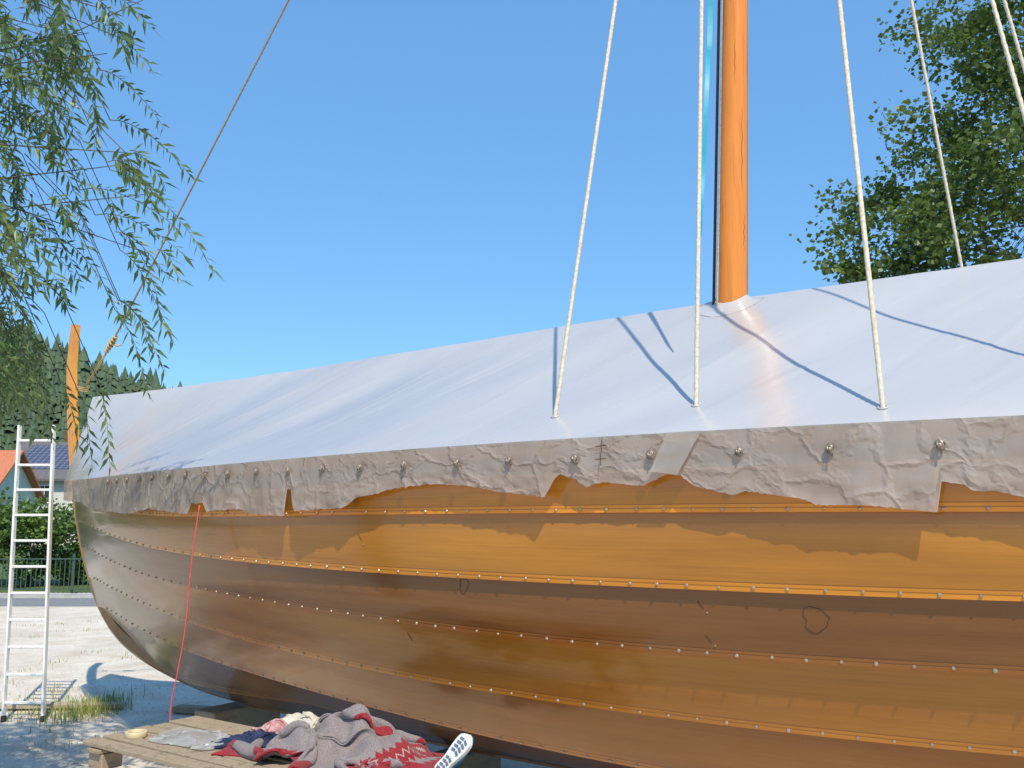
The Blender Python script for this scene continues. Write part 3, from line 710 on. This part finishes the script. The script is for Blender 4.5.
RS=Matrix((xx,yn,zx)).transposed()
def sole_w(u): return (.033+.012*math.sin(max(0,(u-.35))*math.pi/.65)+.004*math.cos(u*6)-(.03*max(0,(u-.85)/.15)**2)-(.014*max(0,(.12-u)/.12)**2))*.95
LS=.235
outl=[(sole_w(u),(u-.5)*LS) for u in np.linspace(0,1,20)]; outl=outl+[(-a,z) for a,z in outl[::-1]]
mb=MB(); n=len(outl)
for off in(.0,.022): mb.v.extend([tuple(sho+RS@Vector((a,off,z))) for a,z in outl])
mb.f.append(tuple(range(n)));mb.m.append(0); mb.f.append(tuple(range(2*n-1,n-1,-1)));mb.m.append(0)
for j in range(n): mb.f.append((j,(j+1)%n,(j+1)%n+n,j+n)); mb.m.append(0)
for i in range(9):
    if i in(4,): continue
    u=.12+i*.092; 
    for s_ in(-1,1): mb.box(sho+RS@Vector((s_*sole_w(u)*.36,.0235,(u-.5)*LS)),(sole_w(u)*.58,.005,.011),1,RS@Matrix.Rotation(.35*s_,3,'Y'))
obj("sole",mb,[noisemat("sole_rubber",(.66,.66,.64),(.76,.76,.74),20,.5,bs=.1),noisemat("tread_rubber",(.10,.12,.15),(.16,.18,.22),20,.6,bs=.1)],shoe)
mb=MB();P=[]
for i in range(17):
    u=i/16*.98+.01; hgt=.07*(1-.75*max(0,(u-.35)/.65)**1.2) if u>.2 else .07; wv=sole_w(u)*.98
    P.append([sho+RS@Vector((wv*math.cos(a)*(1-.2*math.sin(a)),-.001-hgt*math.sin(a),(u-.5)*LS)) for a in np.linspace(0,math.pi,13)])
mb.grid(P); obj("upper",mb,noisemat("blue_mesh_fabric",(.02,.16,.34),(.03,.28,.48),60,.8,bs=.4),shoe,True)

# ---------------------------------------------------------------- leaves
def leafmat(name,c1,c2,trs=.35,sc=2.):
    m,nt,N,L,b=newmat(name); tc=N.new('ShaderNodeTexCoord'); n=noise_node(N,L,tc.outputs['Object'],sc,3); n2=noise_node(N,L,tc.outputs['Object'],sc*12,2)
    mx=N.new('ShaderNodeMath'); mx.operation='ADD'; L.new(n.outputs[0],mx.inputs[0]); L.new(n2.outputs[0],mx.inputs[1]); h=N.new('ShaderNodeMath'); h.operation='MULTIPLY'; h.inputs[1].default_value=.5; L.new(mx.outputs[0],h.inputs[0])
    r=ramp(N,L,h.outputs[0],[(.35,c1),(.65,c2)]); L.new(r.outputs[0],b.inputs['Base Color']); b.inputs['Roughness'].default_value=.42
    t=N.new('ShaderNodeBsdfTranslucent'); L.new(r.outputs[0],t.inputs[0]); ms=N.new('ShaderNodeMixShader'); ms.inputs[0].default_value=trs; L.new(b.outputs[0],ms.inputs[1]); L.new(t.outputs[0],ms.inputs[2]); L.new(ms.outputs[0],N['Material Output'].inputs['Surface']); return m
bark=noisemat("bark",(.05,.04,.03),(.14,.11,.08),6,.9,bs=.8,bd=.03,sc=(1,1,.3))
wil=empty("willow_tree",(-6.0,5.0,0),"willow with thin drooping branches and narrow green leaves beside the bow","tree")
mbT=MB(); mbL=MB()
trunk=[(-6.0,5.0,-.05),(-5.95,5.0,1.5),(-5.85,5.05,3.0),(-5.7,5.1,4.2),(-5.6,5.15,5.2),(-5.5,5.2,6.0)]
mbT.tube(smooth_path(trunk,5),[.26-.0085*i for i in range(26)],12)
limx=[-400,0,60,120,160,200,270,300,330,380,400,430,470]; limv=[150,150,150,150,168,190,208,190,160,168,105,70,50]
leafcount=0
def strand(S,ln,hd):
    global leafcount
    K=9; pts=[]
    for i in range(K):
        u=i/(K-1); pts.append(S+hd*ln*.75*u+Vector((0,0,-ln*.62*u**1.7))+Vector((ns(S.x*5+u*2,S.y)*.06*u,0,0)))
    mbT.tube(pts,[.0032-.0022*i/K for i in range(K)],4,1,cap=False)
    nl=int(ln/.024)
    for i in range(nl):
        u=.08+.92*i/nl; f=u*(K-1); a=int(min(f,K-2)); p=pts[a].lerp(pts[a+1],f-a); tg=(pts[a+1]-pts[a]).normalized()
        an=i*2.4+random.uniform(-.4,.4); sd=tg.cross(Vector((math.cos(an),math.sin(an),.3))).normalized()
        d=(tg*.75+sd*.85+Vector((0,0,-.25))).normalized(); l=random.uniform(.06,.12); wd=l*.10+.0015
        wv=d.cross(Vector((random.uniform(-1,1),random.uniform(-1,1),random.uniform(-1,1)))).normalized()*wd
        dn=Vector((0,0,-l*.12))
        o=len(mbL.v); mbL.v.extend([tuple(p),tuple(p+d*l*.4+wv),tuple(p+d*l+dn),tuple(p+d*l*.4-wv)]); mbL.f.append((o,o+1,o+2,o+3)); mbL.m.append(0); leafcount+=1
nst=0
for bi in range(135):
    o=Vector(trunk[2+bi%4])*1.0; o.z+=random.uniform(-.4,.5)
    E=Vector((random.uniform(-4.2,-1.9),random.uniform(4.5,6.2),random.uniform(2.6,5.7)))
    mid=(o+E)/2+Vector((0,0,random.uniform(.1,.5)))
    bp_=smooth_path([tuple(o),tuple(mid),tuple(E)],8)
    ex,ey=proj(E)
    if ex>165 or ex<-160 or (ex>50 and ey>290) or (ex>90 and random.random()<.4): continue
    mbT.tube(bp_,[.007*(1-i/len(bp_))+.0022 for i in range(len(bp_))],5,0,cap=False)
    for q in range(10):
        i=random.randint(6,len(bp_)-1); S=Vector(bp_[i])+Vector((random.uniform(-.08,.08),)*3)
        hd=Vector((random.uniform(.1,1.),random.uniform(-.6,.5),random.uniform(-.1,.4))); ln=random.uniform(.28,.8)
        tip=S+hd*ln*.75+Vector((0,0,-ln*.62)); px,py=proj(tip)
        if px>np.interp(py,limx,limv)+random.gauss(0,7) or py>432: continue
        if px>45 and py>318 and random.random()<.9: continue
        if px>90 and random.random()<.45: continue
        strand(S,ln,hd); nst+=1
print('strands',nst,'leaves',leafcount)
extra=[(110,170,212,275,5.6),(95,215,188,262,5.8),(120,250,172,345,6.0),(118,300,165,372,6.1),(120,230,165,330,5.6),(30,330,52,450,6.1),(100,385,110,470,6.0),(82,400,92,472,6.0),(60,380,80,450,6.0),(10,340,50,428,6.1),(0,330,40,420,6.),(90,20,150,75,5.5),(100,70,160,130,5.6),(110,120,190,182,5.7),(80,190,175,232,5.5),(15,300,45,400,6.),(60,240,125,325,5.8),(-10,360,35,440,6.),(5,300,50,372,5.8),(-20,330,30,405,5.6),(120,300,150,350,5.7),(115,310,150,400,6.1)]
rw=random.Random(41)
for i in range(22):
    a_=rw.uniform(-50,15); b_=rw.uniform(290,390); extra.append((a_,b_,a_+rw.uniform(10,42),min(440,b_+rw.uniform(35,70)),rw.uniform(5.2,6.3)))
for (px,py,px2,py2,Y) in extra:
    S=Vector(at_depth(px,py,Y)); T=Vector(at_depth(px2,py2,Y-.1)); dlt=T-S; ln=dlt.length*1.05
    hd=Vector((dlt.x/(ln*.75),dlt.y/(ln*.75),(dlt.z+ln*.62)/(ln*.75))); strand(S,ln,hd)
    B=S+Vector((-.7,.0,1.0)); mbT.tube([B,(B+S)/2+Vector((0.05,0,.1)),S],[.004,.003,.003],5,0)
obj("trunk",mbT,[bark,noisemat("twig",(.10,.09,.03),(.18,.15,.05),5,.7,bs=0)],wil,True)
obj("crown",mbL,leafmat("willow_leaf",(.055,.105,.03),(.17,.25,.08),.35,1.5),wil)

def broadleaf(name,base,cen,rad,nclump,nleaf,ls,mat,label,seed,cr=1.0,cat="tree",group=None,more=()):
    rs=random.Random(seed); root=empty(name,base,label,cat,group); T=MB(); Lf=MB(); base=Vector(base); cen=Vector(cen)
    top=cen+Vector((0,0,rad[2]*.6)); tr=smooth_path([tuple(base-Vector((0,0,.1))),tuple(base.lerp(cen,.5)+Vector((.15,0,0))),tuple(cen),tuple(top)],6)
    r0=.045*rad[0]; T.tube(tr,[r0*(1-.85*i/len(tr)) for i in range(len(tr))],10)
    for k in range(nclump+len(more)):
        while True:
            p=Vector((rs.uniform(-1,1),rs.uniform(-1,1),rs.uniform(-1,1)))
            if .25<p.length<1: break
        p=p.normalized()*(.40+.60*rs.random()**.75)
        C=cen+Vector((p.x*rad[0],p.y*rad[1],p.z*rad[2])); s_=Vector(tr[rs.randint(len(tr)//3,len(tr)-2)])
        if k>=nclump: C=Vector(more[k-nclump])
        T.tube(smooth_path([tuple(s_),tuple(s_.lerp(C,.5)+Vector((0,0,.2))),tuple(C)],4),[.022*cr*(1-.1*i) for i in range(9)],5,cap=False)
        R_=cr*rs.uniform(.55,1.15)
        for sub in range(6):
            dd=Vector((rs.gauss(0,1),rs.gauss(0,1),rs.gauss(0,.7))).normalized(); C2=C+dd*R_*rs.uniform(.3,1.)
            T.tube([C,C2],[.008*cr,.003*cr],4,cap=False)
            for l in range(nleaf//6):
                q=C2+Vector((rs.gauss(0,.36),rs.gauss(0,.36),rs.gauss(0,.26)))*R_*.75
                a=Vector((rs.uniform(-1,1),rs.uniform(-1,1),rs.uniform(-.7,.5))).normalized(); b2=a.cross(Vector((rs.uniform(-1,1),rs.uniform(-1,1),rs.uniform(-1,1)))).normalized()
                z=ls*rs.uniform(.6,1.2); o=len(Lf.v)
                Lf.v.extend([tuple(q),tuple(q+a*z*.5+b2*z*.4),tuple(q+a*z),tuple(q+a*z*.5-b2*z*.4)]); Lf.f.append((o,o+1,o+2,o+3)); Lf.m.append(0)
    obj("trunk",T,bark,root,True); obj("crown",Lf,mat,root); return root
alder=leafmat("alder_leaf",(.05,.10,.02),(.17,.24,.05),.4,.8)
more=[(5.9,14.6,6.9),(5.8,15,6.2),(6.2,14.2,6.0),(6.4,15.2,5.6),(6.3,14.8,7.6),(6.8,14.0,6.4),(7.2,13.6,7.2),(6.9,14.3,8.4),(7.6,13.5,5.9),(8.2,13.2,9.0),(8.8,13,7.6),(9.2,12.9,6.4),(8.0,14,10.2),(9.0,13.6,10.6),(7.5,14,9.5),(7.9,14,7.9)]
broadleaf("alder_tree",(10.2,15,0),(10.4,15,7.6),(4.6,3.8,4.9),165,400,.115,alder,"tall green broadleaf tree standing behind the boat",5,.78,more=more)
hedge=leafmat("hedge_leaf",(.05,.10,.018),(.15,.24,.045),.3,.6)
for i,(x,y,h,r) in enumerate([(-17.5,29,2.9,1.9),(-14.9,28.2,2.6,1.6),(-12.6,29,2.4,1.5),(-20.5,30,3.2,2.3),(-10,29.5,2.3,1.8)]):
    broadleaf("bush",(x,y,0),(x,y,h*.5),(r,1.3,h*.52),26,300,.14,hedge,"leafy green bush growing behind the fence",30+i,.7,"bush","bushes behind the fence")

# ---------------------------------------------------------------- fence
fm=noisemat("green_fence_paint",(.035,.06,.045),(.05,.09,.06),8,.5,bs=.1)
fen=empty("fence",(-12,25,0),"dark green metal railing fence along the road","fence")
mb=MB()
for z in(.14,.95): mb.box((-9.5,25,z),(30,.035,.04),0)
obj("rail",mb,fm,fen)
mb=MB()
for i in range(230): mb.box((-24.4+i*.13,25,.545),(.022,.018,.77),0)
obj("pickets",mb,fm,fen)
for i in range(13):
    mb=MB(); mb.box((-24.47+i*2.5,25.04,.54),(.07,.05,1.08),0,None,.006); obj("post",mb,fm,fen)
# ---------------------------------------------------------------- houses
wallm=noisemat("cream_render",(.58,.55,.48),(.7,.67,.6),2,.9,bs=.1)
def tiles(name,c1,c2):
    m,nt,N,L,b=newmat(name); tc=N.new('ShaderNodeTexCoord'); br=N.new('ShaderNodeTexBrick'); br.inputs['Scale'].default_value=4; br.inputs['Color1'].default_value=(*c1,1); br.inputs['Color2'].default_value=(*c2,1); br.inputs['Mortar'].default_value=(*[x*.4 for x in c1],1)
    L.new(tc.outputs['Object'],br.inputs['Vector']); L.new(br.outputs[0],b.inputs['Base Color']); b.inputs['Roughness'].default_value=.8; return m
redt=tiles("orange_roof_tiles",(.50,.16,.08),(.58,.21,.10)); greyt=tiles("grey_roof_tiles",(.12,.11,.11),(.16,.14,.14))
glass=noisemat("window_glass",(.03,.04,.05),(.06,.08,.1),2,.1,bs=0); whitep=noisemat("white_paint",(.7,.7,.7),(.8,.8,.8),3,.6,bs=0)
solar,nt,N,L,b=newmat("solar_panel"); tc=N.new('ShaderNodeTexCoord'); br=N.new('ShaderNodeTexBrick'); br.offset=0; br.inputs['Scale'].default_value=1; br.inputs['Color1'].default_value=(.02,.03,.07,1); br.inputs['Color2'].default_value=(.03,.04,.09,1); br.inputs['Mortar'].default_value=(.2,.2,.22,1); br.inputs['Mortar Size'].default_value=.03
L.new(tc.outputs['Object'],br.inputs['Vector']); L.new(br.outputs[0],b.inputs['Base Color']); b.inputs['Roughness'].default_value=.35
def house(x0,x1,y0,y1,ze,zr_,roof,label,panels=False):
    h=empty("house",((x0+x1)/2,(y0+y1)/2,0),label,"house"); ym=(y0+y1)/2
    mb=MB(); mb.add([(x0,y0,0),(x1,y0,0),(x1,y1,0),(x0,y1,0),(x0,y0,ze),(x1,y0,ze),(x1,y1,ze),(x0,y1,ze),(x0,ym,zr_-.15),(x1,ym,zr_-.15)],[(0,1,5,4),(2,3,7,6),(1,2,6,9,5),(3,0,4,8,7)]); obj("wall",mb,wallm,h)
    mb=MB(); e=.6; k=(zr_-ze)/(ym-y0)
    for s_ in(1,-1):
        ya=ym; yb=ym-s_*(ym-y0+e); za=zr_; zb=zr_-k*(ym-y0+e)
        vs=[(x0-.5,ya,za),(x1+.5,ya,za),(x1+.5,yb,zb),(x0-.5,yb,zb)]; vs+= [(a,b_,c_+.18) for a,b_,c_ in vs]
        mb.add(vs,[(0,1,2,3),(7,6,5,4),(0,4,5,1),(1,5,6,2),(2,6,7,3),(3,7,4,0)])
    rf=obj("roof",mb,roof,h)
    mb=MB(); mb.box((x0+(x1-x0)*.3,ym+.6,zr_+.4),(.7,.7,1.5),0,None,.02); obj("chimney",mb,redt,rf)
    n_=int((x1-x0)/2.6)
    for fl in range(int(ze//2.5)):
        for i in range(n_):
            cx=x0+(i+.5)*(x1-x0)/n_; cz=1.5+fl*2.6; mb=MB(); mb.box((cx,y0-.012,cz),(1.1,.04,1.3),0); wn=obj("window",mb,glass,h)
            mb=MB(); mb.box((cx,y0-.03,cz+.7),(1.3,.08,.1),0); mb.box((cx,y0-.05,cz-.7),(1.3,.14,.1),0); mb.box((cx-.6,y0-.03,cz),(.1,.08,1.3),0); mb.box((cx+.6,y0-.03,cz),(.1,.08,1.3),0); mb.box((cx,y0-.036,cz),(.06,.02,1.3),0); obj("frame",mb,whitep,wn)
    if panels:
        mb=MB(); P=[[(x,ym-u*(ym-y0),zr_+.21-k*u*(ym-y0)) for x in(x0+.8,x1-.8)] for u in(.12,.85)]; mb.grid(P); obj("solar_panels",mb,solar,rf)
house(-47,-33.6,58,64,3.7,6.5,redt,"low house with cream walls and orange tiled roof")
house(-42.5,-31,74,84,5.5,8.6,greyt,"cream house with dark solar panels on its grey roof",True)

# ---------------------------------------------------------------- hill and forest
hx=[-900,-500,-260,-200,-160,-122,-60,0,150,400,900]; hh=[190,150,100,72,55,40,30,24,24,30,60]
def hillz(x,y):
    H=float(np.interp(x,hx,hh)); u=max(0,min(1,(y-235)/130)); return -1+H*(u*u*(3-2*u))*(1+.06*ns(x*.01,y*.01))
mb=MB(); mb.grid([[(x,y,hillz(x,y)) for x in np.linspace(-900,900,90)] for y in np.linspace(230,620,26)])
obj("hill",mb,noisemat("hill_grass",(.03,.05,.02),(.05,.08,.03),.05,.95,bs=0),kind="structure",smooth=True,label="low wooded hill behind the village")
mb=MB()
for i in range(3600):
    x=random.uniform(-330,60); y=random.uniform(240,372); z=hillz(x,y); h=random.uniform(5,11)+(4 if random.random()<.05 else 0) ; r=h*random.uniform(.20,.32)
    o=random.uniform(0,1)
    for kk in range(3):
        zb=z+h*(.1+.27*kk); rr_=r*(1-.25*kk); n_=7; vs=[(x+rr_*random.uniform(.6,1.2)*math.cos(o+6.283*j/n_),y+rr_*math.sin(o+6.283*j/n_),zb-random.uniform(0,.12)*h) for j in range(n_)]+[(x,y,zb+h*.42 if kk<2 else z+h)]
        mb.add(vs,[(j,(j+1)%n_,n_) for j in range(n_)])
obj("forest",mb,noisemat("conifer",(.045,.075,.045),(.12,.17,.085),.12,.95,bs=0),kind="stuff",label="conifer forest covering the hill")
